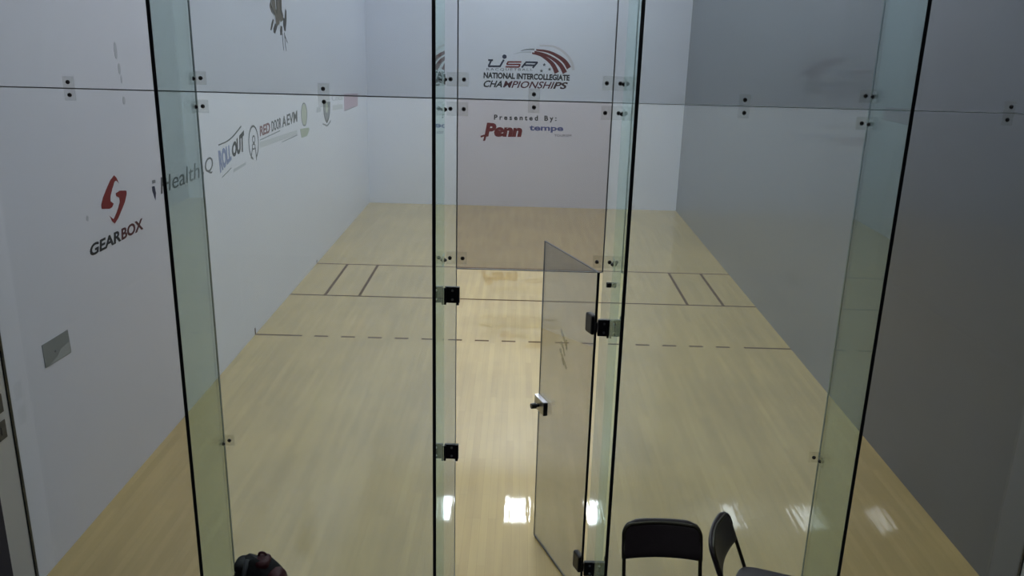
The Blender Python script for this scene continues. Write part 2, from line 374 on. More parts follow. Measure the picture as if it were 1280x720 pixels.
# court markings: single painted layer on the floor
def strip(x0, y0, x1, y1, w, bm=None):
    bm = bm or bmesh.new()
    if abs(x1-x0) > abs(y1-y0): box(bm, x0, x1, y0-w/2, y0+w/2, 0, 0.0008)
    else: box(bm, x0-w/2, x0+w/2, y0, y1, 0, 0.0008)
    return bm
LW = 0.038
tag(obj('court_line', strip(0, 7.62, W, 7.62, LW), 'line_red'), 'solid thin floor line farthest from the glass, closing the serving boxes', 'court line')
tag(obj('court_line', strip(0, 6.096, W, 6.096, LW), 'line'), 'solid thin floor line across the court between the serving boxes and the dashed line', 'court line')
bxg = 'short lines of the serving boxes'
for x, lab in ((0.457, 'short serving box line closest to the white sponsor wall'), (0.905, 'serving box line second from the white sponsor wall'),
               (5.205, 'serving box line second from the dark glossy wall'), (5.675, 'short serving box line closest to the dark glossy wall')):
    tag(obj('court_line', strip(x, 6.096+LW/2, x, 7.62-LW/2, LW), 'line'), lab, 'court line', bxg)
d = empty('dashed_court_line', (0, 4.572, 0)); tag(d, 'dashed receiving line painted across the maple floor, nearest line to the glass', 'court line')
def dash(x0, x1): obj('dash', B(x0, x1, -LW/2, LW/2, 0, 0.0008), 'line', d)
dash(0, 0.533); dash(W-0.533, W)
x = 0.533+0.140
while x+0.16 < W-0.60: dash(x, x+0.158); x += 0.3048
obj('wall_tick', B(0.0005, 0.002, -0.019, 0.019, 0.002, 0.076), 'line', d)
tag(obj('wall_tick', B(0.0005, 0.003, 7.605, 7.64, 0.01, 0.05), 'line'), 'small dark tick low on the white wall where the farthest floor line ends', 'mark')

# ------------------------------------------------------------------ glass back wall
FX = [1.245, 2.540, 3.485, 4.765]       # fins
JL, JR, ZD = 2.615, 3.424, 2.143        # door opening
wb = struct(empty('wall_back', (W/2, 0, 0)))
def pane(x0, x1, z0, z1, mat):
    return obj('glass_pane', B(x0-W/2, x1-W/2, -0.006, 0.006, z0, z1), mat, wb)
g = 0.002
for z0, z1, up in ((0.004, ZJ-g, 0), (ZJ+g, H, 1)):
    pane(0.007, FX[0]-g, z0, z1, 'g_outer')
    pane(FX[0]+g, JL-g, z0, z1, 'g_upper' if up else 'g_inner')
    pane(JR+g, FX[3]-g, z0, z1, 'g_upper' if up else 'g_inner')
    pane(FX[3]+g, W-0.007, z0, z1, 'g_outer')
pane(JL+g, JR-g, ZJ+g, H, 'g_upper')
pane(JL+g, JR-g, ZD, ZJ-g, 'g_trans')
def seam(x0, x1, z0, z1, y0=-0.0065, y1=0.0065, m='seam'):
    obj('joint_seal', B(x0-W/2, x1-W/2, y0, y1, z0, z1), m, wb)
s2 = 0.0028
seam(0.007, JL-s2, ZJ-s2, ZJ+s2); seam(JL+s2, JR-s2, ZJ-s2, ZJ+s2); seam(JR+s2, W-0.007, ZJ-s2*.6, ZJ+s2*.6, m='seam_clear')
seam(FX[0]-s2, FX[0]+s2, ZJ+s2, H); seam(FX[0]-s2, FX[0]+s2, 0, ZJ-s2)
seam(FX[3]-s2*.7, FX[3]+s2*.7, ZJ+s2, H); seam(FX[3]-s2*.7, FX[3]+s2*.7, 0, ZJ-s2)
seam(JL-s2, JL+s2, ZD, H); seam(JL-s2*.6, JL+s2*.6, 0.0, ZD, m='seam_clear'); seam(JR-s2, JR+s2, ZD, H)
seam(JL+s2, JR-s2, ZD-0.0035, ZD-0.0005)

fin_labels = ['tall clear glass support fin closest to the white sponsor wall', 'tall glass support fin beside the doorway on its latch side',
              'tall glass support fin beside the doorway on its hinge side, next to the folding chairs', 'tall clear glass support fin closest to the dark glossy wall']
for x, lab in zip(FX, fin_labels):
    f = empty('glass_fin', (x, -0.007, 0)); tag(f, lab, 'glass fin', 'glass fins outside the court')
    obj('fin_sheet', B(-0.0085, 0.0085, -0.49, -0.001, 0.002, H-0.002), 'g_fin', f)
    obj('front_edge', B(-0.0088, 0.0088, -0.494, -0.4905, 0.002, H-0.002), 'black', f)

# hardware ------------------------------------------------------------
def bolts(parent, pts, axis, r=0.0085, h=0.010, mat='bolt'):
    for p in pts:
        bm = bmesh.new(); p = Vector(p); a = Vector(axis)
        cyl(bm, p, p+a*h*.45, r*1.25, r*1.25, 20); cyl(bm, p+a*h*.45, p+a*h, r*.9, r*.7, 6)
        obj('bolt', bm, mat, parent)
cg = 'flat clamp plates on the long horizontal glass joint'
for x, lab in ((0.586, 'small flat clamp with two bolts on the pane beside the white sponsor wall'),
               (1.917, 'small flat clamp with two bolts on the pane in front of the shield logo'),
               (3.014, 'small flat clamp with two bolts over the tournament logo above the door'),
               (4.110, 'small flat clamp with two bolts on the pane above the upright folding chair back'),
               (5.485, 'small flat clamp with two bolts on the pane before the dark glossy wall')):
    c = empty('glass_clamp', (x, -0.0062, ZJ)); tag(c, lab, 'clamp', cg)
    obj('plate', B(-0.030, 0.030, -0.006, 0, -0.062, 0.062), 'clampm', c, bevel=.002)
    dz = 0.033
    bolts(c, [(-.001 if x < 5 else .004, -0.006, dz), (.001 if x < 5 else -.004, -0.006, -dz)], (0, -1, 0))
# flat clamps across the vertical joints beside the doorway
for x, side in ((JL, 'latch side'), (JR, 'hinge side')):
    for z, nm in ((3.162, 'just above the long horizontal joint'), (3.011, 'just below the long horizontal joint'), (2.204, 'just above the doorway')):
        c = empty('glass_clamp', (x, -0.0062, z)); tag(c, 'flat two-bolt clamp by the doorway %s, %s' % (side, nm), 'clamp', 'clamps on the doorway joints')
        obj('plate', B(-0.057, 0.057, -0.006, 0, -0.036, 0.036), 'clampm', c, bevel=.002)
        bolts(c, [(-0.036, -0.006, 0), (0.034, -0.006, 0)], (0, -1, 0))
# angle brackets joining fins to glass
names = ['the fin closest to the white sponsor wall', 'the fin on the latch side of the doorway', 'the fin on the hinge side of the doorway', 'the fin closest to the dark wall']
hts = [(3.134, 2.990, 1.052), (3.162, 3.011, 2.204), (3.162, 3.011, 2.204), (3.132, 2.992, 1.047)]
for i, x in enumerate(FX):
    sgn = 1 if i < 2 else -1
    for z, nm in zip(hts[i], ('upper', 'middle', 'lowest')):
        c = empty('fin_bracket', (x+sgn*0.0087, -0.0062, z)); tag(c, '%s angle bracket bolted to %s' % (nm, names[i]), 'bracket', 'angle brackets on the fins')
        a, b = sorted((0.0, sgn*0.005))
        obj('fin_plate', B(a, b, -0.095, -0.006, -0.030, 0.030), 'clampm', c, bevel=.0015)
        bolts(c, [(sgn*0.005, -0.052, 0)], (sgn, 0, 0), r=0.009, h=.012, mat='bolt')
        if i in (0, 3):
            a, b = sorted((0.0, sgn*0.055))
            obj('glass_plate', B(a, b, -0.0055, 0, -0.034, 0.034), 'clampm', c, bevel=.0015)
            bolts(c, [(sgn*0.027, -0.0055, 0)], (0, -1, 0))
# small square-headed fitting below the lowest clamp on the hinge side
c = empty('stud_fitting', (3.463, -0.007, 2.072)); tag(c, 'tiny dark square stud on the narrow glass strip above the upper hinge', 'stud')
obj('square_head', B(-0.012, 0.012, -0.014, 0, -0.012, 0.012), 'blackm', c, bevel=.002)
obj('washer', B(-0.015, 0.015, -0.002, 0, -0.015, 0.015), 'seam', c)
# latch-side catches
for z, lab in ((1.994, 'upper black catch block on the latch side of the doorway'), (1.025, 'lower black catch block on the latch side of the doorway')):
    c = empty('door_catch', (2.55, -0.0062, z)); tag(c, lab, 'door catch', 'black catch blocks of the doorway')
    obj('catch_body', B(0.003, 0.085, -0.020, 0, -0.047, 0.047), 'blackm', c, bevel=.003)
    obj('catch_lip', B(0.066, 0.082, -0.026, -0.0205, -0.058, 0.047), 'blackm', c, bevel=.002)
    obj('catch_arm', B(-0.0008, 0.012, -0.034, -0.0205, -0.054, 0.044), 'blackm', c, bevel=.002)
    bolts(c, [(0.045, -0.020, 0.026), (0.045, -0.020, -0.026)], (0, -1, 0), r=.006, h=.004, mat='steel')

# ------------------------------------------------------------------ the open glass door (swung into the court)
HX, HY = 3.404, 0.004
ang = math.atan2(0.66, -0.2649)
door = struct(empty('door_1', (HX, HY, 0), ang))     # local +x runs from hinge edge to free edge, +y is the face towards the doorway
DWID = 0.75
obj('door_pane', B(0.004, DWID, -0.006, 0.006, 0.015, 2.138), 'g_door', door)
obj('hinge_edge', B(0.0, 0.0038, -0.0075, 0.0075, 0.015, 2.138), 'black', door)
obj('free_edge', B(DWID+.0002, DWID+0.0022, -0.004, 0.004, 0.015, 2.138), 'seam', door)
obj('bottom_edge', B(0.004, DWID, -0.005, 0.005, 0.008, 0.0148), 'seam', door)
obj('top_edge', B(0.004, DWID, -0.006, 0.006, 2.1382, 2.141), 'seam', door)
# lock: long case on the free edge with a dark turn knob
lk = obj('lock_case', B(DWID-0.150, DWID-0.002, 0.0065, 0.036, 1.000, 1.088), 'steel', door, bevel=.003)
obj('case_top', B(DWID-0.150, DWID-0.002, 0.0065, 0.036, 1.0885, 1.092), 'chrome', lk)
obj('end_cap', B(DWID-0.156, DWID-0.1505, 0.0065, 0.036, 1.000, 1.088), 'blackm', lk)
obj('rear_case', B(DWID-0.150, DWID-0.002, -0.020, -0.0065, 1.010, 1.080), 'clampm', lk)
bm = bmesh.new(); cyl(bm, (DWID-0.075, 0.036, 1.044), (DWID-0.075, 0.060, 1.044), 0.012, 0.012, 20); cyl(bm, (DWID-0.075, 0.058, 1.044), (DWID-0.075, 0.090, 1.044), 0.020, 0.018, 24)
obj('turn_knob', bm, 'blackm', lk)
# faint etched marking, slanted strokes
bm = bmesh.new()
for (x0, z0, x1, z1, w) in ((0.445, 1.655, 0.36, 1.575, .010), (0.36, 1.615, 0.352, 1.55, .010), (0.44, 1.57, 0.40, 1.55, .012), (0.445, 1.525, 0.43, 1.50, .014), (0.40, 1.55, 0.375, 1.50, .009), (0.425, 1.50, 0.34, 1.43, .012), (0.41, 1.475, 0.38, 1.44, .010)):
    d_ = Vector((x1-x0, 0, z1-z0)).normalized(); nn = Vector((-d_.z, 0, d_.x))*w
    q = [Vector((x0, 0, z0))-nn, Vector((x1, 0, z1))-nn, Vector((x1, 0, z1))+nn, Vector((x0, 0, z0))+nn]
    a = [bm.verts.new(p+Vector((0, .0065, 0))) for p in q]; b = [bm.verts.new(p+Vector((0, .0072, 0))) for p in q]
    bm.faces.new(a); bm.faces.new(b[::-1])
    for i in range(4): bm.faces.new((a[i], a[(i+1) % 4], b[(i+1) % 4], b[i]))
obj('etched_marking', bm, 'g_mark', door)
# hinges: a leaf clamped on the door, a block on the fixed glass
inv = Matrix.Translation((HX, HY, 0)) @ Matrix.Rotation(ang, 4, 'Z')
inv = inv.inverted()
for z in (1.826, 0.252):
    h = obj('hinge', B(0.012, 0.100, -0.020, 0.020, z-0.062, z+0.055), 'blackm', door, bevel=.012, seg=3)
    bm = bmesh.new(); cyl(bm, (-0.002, -0.006, z-0.035), (-0.002, -0.006, z+0.02), 0.010, None, 20); box(bm, -0.002, 0.02, -0.012, 0.004, z-0.02, z+0.012); obj('knuckle', bm, 'blackm', h)
    # block on the fixed strip, world-aligned
    bm = bmesh.new(); box(bm, 3.412, 3.478, -0.034, -0.008, z-0.05, z+0.048, inv); hb = obj('fixed_block', bm, 'blackm', h, bevel=.004)
    bm = bmesh.new(); box(bm, 3.463, 3.475, -0.044, -0.0345, z-0.058, z+0.05, inv); obj('block_lip', bm, 'blackm', h, bevel=.003)
    for zz in (z-0.026, z+0.026):
        bm = bmesh.new(); cyl(bm, inv @ Vector((3.447, -0.034, zz)), inv @ Vector((3.447, -0.038, zz)), 0.007, None, 16); obj('screw', bm, 'steel', h)
        bm = bmesh.new(); cyl(bm, (0.06, -0.020, zz), (0.06, -0.024, zz), 0.007, None, 16); obj('screw', bm, 'steel', h)

# ------------------------------------------------------------------ prints on the white side wall
sg = 'sponsor logos in a row on the white side wall'
def logo(label, cat='logo', group=sg): 
    return tag(empty('wall_logo'), label, cat, group)
def piece(parent, name, mat, *calls):
    bm = bmesh.new()
    for f, a in calls: f(bm, *a)
    return obj(name, bm, mat, parent)

l = logo('red double-hook emblem over dark angular lettering, closest logo to the glass')
piece(l, 'emblem', 'ink_red', (slab, ('L', D['GB_A'])), (slab, ('L', D['GB_B'])))
q = D['GB_T']; mid = lambda a, b, t: (a[0]+(b[0]-a[0])*t, a[1]+(b[1]-a[1])*t)
t1 = 0.555
lettering('lettering', 'GEAR', [q[0], mid(q[0], q[1], t1), mid(q[3], q[2], t1), q[3]], 'L', 'ink_dark', l, bold=.03)
lettering('lettering', 'BOX', [mid(q[0], q[1], t1+.008), q[1], q[2], mid(q[3], q[2], t1+.008)], 'L', 'ink_redark', l, bold=.03)

l = logo('thin grey lettering with a small dark teardrop icon, seen through the glass fin')
piece(l, 'icon', 'ink_navy', (slab, ('L', D['IH_B'])))
piece(l, 'icon_dot', 'ink_grey', (slab, ('L', D['IH_D'])))
lettering('lettering', 'Health', D['IH_T'], 'L', 'ink_mid', l)
lettering('lettering', '.Q', D['IH_Q'], 'L', 'ink_mid', l)

l = logo('pale blue and black slanted block lettering between two thin curved lines')
lettering('lettering', 'ROLL', D['RO_A'], 'L', 'ink_pale_blue', l, bold=.05)
lettering('lettering', 'OUT', D['RO_B'], 'L', 'ink_dark', l, bold=.05)
piece(l, 'curved_line', 'ink_mid', (ribbon, ('L', D['RO_L1'], .012, .018)))
piece(l, 'curved_line', 'ink_grey', (ribbon, ('L', D['RO_L2'], .010, .010)))
piece(l, 'underline_bar', 'ink_pale', (slab, ('L', D['RO_S'])))

l = logo('grey ring with a small figure inside, beside block lettering whose first word is reddish')
c0 = D['CI'][0]
piece(l, 'ring', 'ink_mid', (ring, ('L', c0, D['CI'][2], D['CI'][1], .022, -PI*.40, PI*1.40)))
piece(l, 'figure', 'ink_mid', (ring, ('L', D['CI_F1'][0], D['CI_F1'][2], D['CI_F1'][1], .016)), (ring, ('L', D['CI_F2'][0], D['CI_F2'][2], D['CI_F2'][1], .016)),
      (ribbon, ('L', D['CI_G1'], .022, .016)), (ribbon, ('L', D['CI_G2'], .022, .016)))
q = D['RD_T']
lettering('lettering', 'RED', [q[0], mid(q[0], q[1], .24), mid(q[3], q[2], .24), q[3]], 'L', 'ink_redgrey', l, bold=.03)
lettering('lettering', 'DOOR', [mid(q[0], q[1], .28), mid(q[0], q[1], .53), mid(q[3], q[2], .53), mid(q[3], q[2], .28)], 'L', 'ink_mid', l, bold=.02)
lettering('lettering', 'A', [mid(q[0], q[1], .56), mid(q[0], q[1], .67), mid(q[3], q[2], .67), mid(q[3], q[2], .56)], 'L', 'ink_mid', l, bold=.03)
lettering('lettering', 'EVM', [mid(q[0], q[1], .69), q[1], q[2], mid(q[3], q[2], .69)], 'L', 'ink_mid', l, bold=.02)
piece(l, 'underline', 'ink_grey', (ribbon, ('L', D['RD_U1'], .010, .012)), (ribbon, ('L', D['RD_U2'], .008, .012)))
piece(l, 'tagline_band', 'ink_band', (slab, ('L', D['RD_S'])))

l = logo('pale green oval seal with a green blotch beneath it')
piece(l, 'seal', 'ink_paleg', (disc, ('L', D['SE'][0], .16, .155)))
piece(l, 'seal_ring', 'ink_grey', (ring, ('L', D['SE'][0], (D['SE'][0][0]+.165, 0), (0, D['SE'][0][1]+.16), .018, 0, 2*PI, 40, .0022)))
piece(l, 'blotch', 'ink_green', (slab, ('L', D['SE_B'])))
l = logo('faint small grey smudge print between the green seal and the shield')
piece(l, 'print', 'ink_pale', (slab, ('L', D['SM'])))
l = logo('grey shield with a ribbon under it, just beneath a glass clamp')
piece(l, 'shield', 'ink_grey', (slab, ('L', D['SH'])))
piece(l, 'shield_face', 'ink_paleg', (disc, ('L', (8.66, 2.17), .07, .08, 28, .0022)))
piece(l, 'shield_rim', 'ink_mid', (ribbon, ('L', [D['SH'][i] for i in (0, 6, 5, 4)], .035, .03, .0022)), (ribbon, ('L', [D['SH'][i] for i in (1, 2, 3, 4)], .035, .03, .0022)))
piece(l, 'ribbon', 'ink_grey', (ribbon, ('L', D['SH_R'], .02, .03)))
l = logo('faint pink square beside pale grey lettering, farthest logo from the glass')
piece(l, 'pink_square', 'ink_pink', (slab, ('L', D['LA_P'])))
piece(l, 'underline', 'ink_grey', (ribbon, ('L', D['LA_U'], .012, .014, .0022)))
lettering('lettering', 'Cool', D['LA_T'], 'L', 'ink_pale', l, bold=.01)
piece(l, 'block', 'ink_band', (slab, ('L', D['LA_B'])))
l = tag(empty('wall_emblem'), 'dark tangled emblem of hanging strokes high on the white wall', 'emblem')
piece(l, 'body', 'ink_tan', (slab, ('L', D['GR1'])))
for args in ((ribbon, ('L', [(5.92, 3.9), (5.94, 3.64), (5.985, 3.53), (6.07, 3.46), (6.075, 3.39)], .035, .03, .0022)), (ribbon, ('L', [(6.1, 4.0), (6.12, 3.7), (6.14, 3.55)], .03, .02, .0022)),
      (ribbon, ('L', [(6.29, 3.42), (6.25, 3.36), (6.22, 3.33)], .03, .02, .0022))): piece(l, 'stripe', 'ink_pale', args)
for args in ((ribbon, ('L', [(5.93, 3.95), (5.93, 3.66), (5.97, 3.55), (6.06, 3.49)], .02, .03, .003)), (ribbon, ('L', [(6.2, 4.0), (6.19, 3.7), (6.16, 3.5)], .04, .02, .003)), (ribbon, ('L', [(6.36, 3.9), (6.34, 3.6), (6.41, 3.48)], .04, .03, .003))): piece(l, 'dark_stroke', 'ink_dark2', args)
for k in ('GR2', 'GR3', 'GR4', 'GR5'): piece(l, 'spike', 'ink_dark2', (slab, ('L', D[k])))
for k in ('GR6', 'GR7', 'GR8'): piece(l, 'thin_stroke', 'ink_mid', (ribbon, ('L', D[k], .022, .016)))

# wall plate and ball scuffs
p = empty('wall_plate', (0, 0.56, 1.37)); tag(p, 'grey rectangular metal plate fixed low on the white wall beside the glass', 'wall plate')
o = D['PLATE']
bm = bmesh.new()
a = [bm.verts.new((0.0005, y-0.56, z-1.37)) for y, z in o]; b = [bm.verts.new((0.004, y-0.56, z-1.37)) for y, z in o]
bm.faces.new(a); bm.faces.new(b[::-1])
for i in range(4): bm.faces.new((a[i], a[(i+1) % 4], b[(i+1) % 4], b[i]))
obj('plate', bm, 'plate', p)
bm = bmesh.new()
pp = [(0.600, 1.355), (0.712, 1.365), (0.716, 1.288), (0.46, 1.302), (0.56, 1.325)]
a = [bm.verts.new((0.0042, y-0.56, z-1.37)) for y, z in pp]; b = [bm.verts.new((0.0050, y-0.56, z-1.37)) for y, z in pp]
bm.faces.new(a); bm.faces.new(b[::-1])
for i in range(5): bm.faces.new((a[i], a[(i+1) % 5], b[(i+1) % 5], b[i]))
obj('painted_glare', bm, 'plate_glare', p)  # paler patch paints the glare on the lower part of the plate
obj('keyhole', B(0.0042, 0.006, -0.03, -0.018, -0.012, 0.002), 'seam', p)
sc = tag(empty('scuff_mark'), 'column of faint grey ball scuffs on the white wall above the red hook emblem', 'scuff')
for (y, z, w, h, m) in D['SCUFF']:
    piece(sc, 'smear', m, (disc, ('L', (y, z), w, h)))

# ------------------------------------------------------------------ prints on the front wall
l = tag(empty('wall_logo'), 'large tournament logo with red arched stripes on the front wall above the doorway', 'logo', 'prints on the front wall')
def wide(ch, key, mat):
    q = D[key]; sh = (q[3][0]-q[0][0])
    lettering('lettering', ch, q, 'F', mat, l, bold=.05)
# the three wide italic initials as heavy strokes
def strokes(key, segs, mat, w=.032):
    q = D[key]; bm = bmesh.new()
    def P(s, r): return tuple((q[0][i]*(1-s)+q[1][i]*s)*(1-r)+(q[3][i]*(1-s)+q[2][i]*s)*r for i in (0, 1))
    for a, b in segs: ribbon(bm, 'F', [P(*a), P(*b)], w, w)
    obj('initial', bm, mat, l)
strokes('U_U', [((.0, .92), (.30, .92)), ((.20, .95), (.02, .12)), ((0.0, .12), (.78, .12)), ((.74, .05), (.97, .98))], 'ink_navy', .034)
strokes('U_S', [((.05, .9), (1, .9)), ((.08, .95), (.03, .5)), ((.02, .5), (.95, .5)), ((.95, .55), (.9, .1)), ((0, .1), (.92, .1))], 'ink_red', .028)
strokes('U_A', [((.02, 0), (.2, .95)), ((.15, .9), (1, .9)), ((.78, 0), (.97, .95)), ((.1, .42), (.85, .42))], 'ink_navy', .032)
piece(l, 'ball', 'ink_navy', (disc, ('F', D['U_D'][0], .042, .04)))
lettering('lettering', 'RACQUETBALL', D['U_R'], 'F', 'ink_mid', l, spacing=1.25)
lettering('lettering', 'NATIONAL INTERCOLLEGIATE', D['U_N'], 'F', 'ink_dark', l, bold=.045)
q = D['U_C']
def cut(t0, t1): return [mid(q[0], q[1], t0), mid(q[0], q[1], t1), mid(q[3], q[2], t1), mid(q[3], q[2], t0)]
lettering('lettering', 'CHA', cut(0, .235), 'F', 'ink_dark', l, bold=.03)
lettering('lettering', 'MPIONSHI', cut(.245, .835), 'F', 'ink_wine', l, bold=.015)
lettering('lettering', 'PS', cut(.85, 1), 'F', 'ink_winedark', l, bold=.03)
for k in ('ST1', 'ST2', 'ST3'): piece(l, 'stripe', 'ink_wine2', (ribbon, ('F', D[k], .030, .092)))
piece(l, 'swoosh', 'ink_grey', (ribbon, ('F', D['GY1'], .034, .012)))
piece(l, 'swoosh', 'ink_pale', (ribbon, ('F', D['GY2'], .034, .008)))
piece(l, 'swoosh', 'ink_faint', (ribbon, ('F', D['GY3'], .03, .06)))
for k in ('S1', 'S2', 'S3'): piece(l, 'star', 'ink_mid', (star, ('F', D[k][0], .036)))
l = tag(empty('wall_lettering'), 'line of small spaced dark letters under the tournament logo', 'lettering', 'prints on the front wall')
lettering('lettering', 'Presented By:', D['P_T'], 'F', 'ink_dark', l, bold=.03, spacing=1.55, yb=(-.2, .72))
l = tag(empty('wall_logo'), 'bold red slanted lettering with a cross tail on the front wall', 'logo', 'prints on the front wall')
lettering('lettering', 'Penn', D['P_P'], 'F', 'ink_red2', l, bold=.06)
piece(l, 'tail', 'ink_red2', (slab, ('F', D['P_X1'])), (ribbon, ('F', D['P_X2'], .035, .035, .0022)))
l = tag(empty('wall_logo'), 'thin blue lowercase lettering with tiny grey words on the front wall', 'logo', 'prints on the front wall')
lettering('lettering', 'tempe', D['P_M'], 'F', 'ink_blue', l, bold=.03)
lettering('lettering', 'TOURISM', D['P_O'], 'F', 'ink_mid', l)

# ------------------------------------------------------------------ folding chairs outside the glass
def folding_chair(loc, rz, label):
    """local frame: the sitter faces -y; origin on the floor under the back"""
    r = empty('folding_chair', loc, rz); tag(r, label, 'chair', 'padded folding chairs outside the glass')
    hw = 0.213
    # front-leg / back frame: one bent tube, over the top of the back
    for s in (-1, 1):
        bm = bmesh.new()
        tube(bm, smooth_path([(s*hw, 0.047, 0.70), (s*hw, -0.235, 0.012)], 6), 0.0105, 14)
        obj('front_leg', bm, 'frame', r, smooth=True)
        bm = bmesh.new()
        tube(bm, smooth_path([(s*(hw-.022), -0.24, 0.434), (s*(hw-.022), 0.085, 0.012)], 6), 0.0105, 14)
        obj('rear_leg', bm, 'frame', r, smooth=True)
        bm = bmesh.new(); cyl(bm, (s*hw, -0.234, 0.016), (s*hw, -0.240, 0.0005), .013, .015, 16); obj('foot_cap', bm, 'rubber', r)
        bm = bmesh.new(); cyl(bm, (s*(hw-.022), 0.084, 0.016), (s*(hw-.022), 0.088, 0.0005), .013, .015, 16); obj('foot_cap', bm, 'rubber', r)
    bm = bmesh.new()
    tube(bm, smooth_path([(-hw, 0.043, 0.70), (-hw, 0.058, 0.735), (-hw+.02, 0.072, 0.764), (-hw+.06, 0.082, 0.774), (0, 0.100, 0.776), (hw-.06, 0.082, 0.774), (hw-.02, 0.072, 0.764), (hw, 0.058, 0.735), (hw, 0.043, 0.70)], 6), 0.0105, 14)
    obj('top_rail', bm, 'frame', r, smooth=True)
    for a, b in (((-hw, -0.193, .115), (hw, -0.193, .115)), ((-hw+.022, 0.0135, .10), (hw-.022, 0.0135, .10))):
        bm = bmesh.new(); cyl(bm, a, b, .008, None, 12); obj('crossbar', bm, 'frame', r, smooth=True)
    # curved padded back: wraps the top of the frame, rounded upper corners
    NX, NZ = 24, 12; bm = bmesh.new(); rows = {}
    z0, z1 = 0.598, 0.792; hb = hw+0.013; cr = 0.075
    for side in (0, 1):
        for j in range(NZ+1):
            t = j/NZ
            for i in range(NX+1):
                s = -1+2*i/NX
                z = z0+(z1-z0)*t
                # narrow the row near the top for rounded corners
                wdt = hb if z < z1-cr else hb-cr+math.sqrt(max(0, cr*cr-(z-(z1-cr))**2))
                xx = s*wdt
                bow = 0.040*(1-(xx/hb)**2)                 # back curves away from the sitter in the middle
                yc = -0.240+0.41*z+bow*.8
                th = 0.017*min(1, (1-t)*6+.35)*min(1, t*6+.35)*min(1, (1-abs(s))*8+.45)
                rows[side, j, i] = bm.verts.new((xx, yc+(th if side else -th), z))
    for j in range(NZ):
        for i in range(NX):
            bm.faces.new((rows[0, j, i], rows[0, j, i+1], rows[0, j+1, i+1], rows[0, j+1, i]))
            bm.faces.new((rows[1, j, i], rows[1, j+1, i], rows[1, j+1, i+1], rows[1, j, i+1]))
    for i in range(NX):
        bm.faces.new((rows[0, 0, i], rows[1, 0, i], rows[1, 0, i+1], rows[0, 0, i+1])); bm.faces.new((rows[0, NZ, i], rows[0, NZ, i+1], rows[1, NZ, i+1], rows[1, NZ, i]))
    for j in range(NZ):
        bm.faces.new((rows[0, j, 0], rows[0, j+1, 0], rows[1, j+1, 0], rows[1, j, 0])); bm.faces.new((rows[0, j, NX], rows[1, j, NX], rows[1, j+1, NX], rows[0, j+1, NX]))
    obj('backrest', bm, 'vinyl', r, smooth=True)
    # seat: padded, rounded corners, slightly domed
    bm = bmesh.new(); ring_n = 48; prof = [(0.94, 0.418), (1.0, 0.424), (1.0, 0.436), (.985, 0.447), (.93, .454), (.6, .459), (.25, .461)]
    R = []
    for sc_, z in prof:
        row = []
        for k in range(ring_n):
            a = 2*PI*k/ring_n; ca, sa = math.cos(a), math.sin(a); e = 0.42
            x_ = 0.198*sc_*math.copysign(abs(ca)**e, ca); y_ = 0.195*sc_*math.copysign(abs(sa)**e, sa)
            x_ *= 1-0.05*(y_/0.195)
            row.append(bm.verts.new((x_, -0.225+y_, z+0.022+(-0.012 if y_ < -.15 else 0))))
        R.append(row)
    for a, b in zip(R, R[1:]):
        for k in range(ring_n): bm.faces.new((a[k], a[(k+1) % ring_n], b[(k+1) % ring_n], b[k]))
    bm.faces.new(R[0][::-1]); bm.faces.new(R[-1])
    obj('seat', bm, 'vinyl', r, smooth=True)
    for s in (-1, 1):
        bm = bmesh.new(); box(bm, s*0.203-.004, s*0.203+.004, -0.38, -0.05, .427, .447); obj('seat_rail', bm, 'frame', r)
    return r
folding_chair((3.806, -0.425, 0), 0.0, 'dark padded folding chair with its back square to the glass, beside the doorway')
folding_chair((4.192, -0.405, 0), math.radians(67), 'dark padded folding chair turned sideways, its seat towards the dark wall')

# ------------------------------------------------------------------ bag on the gallery floor
bag = empty('backpack', (1.505, -0.345, 0)); tag(bag, 'black and dark red backpack standing outside the glass near the white wall', 'bag')
bm = bmesh.new(); NR, NS = 40, 22; rows = []
for j in range(NS+1):
    t = j/NS; z = 0.012+0.475*t
    w = 0.165*(1-0.10*t)*(1-max(0, t-.62)**2*4.2) if t < 1 else .05
    dp = 0.115*(1-.15*t)*(1-max(0, t-.62)**2*4.6)
    w = max(w, .03); dp = max(dp, .02)
    row = []
    for k in range(NR):
        a = 2*PI*k/NR; ca, sa = math.cos(a), math.sin(a); e = .62
        wob = 1+0.035*math.sin(5*a+9*t)+0.025*math.sin(9*a-14*t)
        row.append(bm.verts.new((w*wob*math.copysign(abs(ca)**e, ca), dp*wob*math.copysign(abs(sa)**e, sa), z+0.012*math.sin(3*a)*t)))
    rows.append(row)
for a, b in zip(rows, rows[1:]):
    for k in range(NR): bm.faces.new((a[k], a[(k+1) % NR], b[(k+1) % NR], b[k]))
bm.faces.new(rows[0][::-1]); bm.faces.new(rows[-1])
obj('bag_body', bm, 'nylon', bag, smooth=True)
def blob(name, c, rx, ry, rz, mat, parent, e=.75, n=24):
    bm = bmesh.new(); rows = []
    for j in range(1, n//2):
        ph = -PI/2+PI*j/(n//2); row = []
        for k in range(n):
            a = 2*PI*k/n; f = lambda v: math.copysign(abs(v)**e, v)
            row.append(bm.verts.new((c[0]+rx*f(math.cos(a))*f(math.cos(ph))*(1+.04*math.sin(7*a+5*ph)), c[1]+ry*f(math.sin(a))*f(math.cos(ph)), c[2]+rz*f(math.sin(ph)))))
        rows.append(row)
    for a, b in zip(rows, rows[1:]):
        for k in range(n): bm.faces.new((a[k], a[(k+1) % n], b[(k+1) % n], b[k]))
    bm.faces.new(rows[0][::-1]); bm.faces.new(rows[-1])
    return obj(name, bm, mat, parent, smooth=True)
pk = blob('side_pocket', (0.115, -0.035, 0.30), .062, .085, .135, 'nylon_red', bag)
blob('front_pocket', (0.0, -0.105, 0.20), .125, .05, .15, 'nylon', bag)
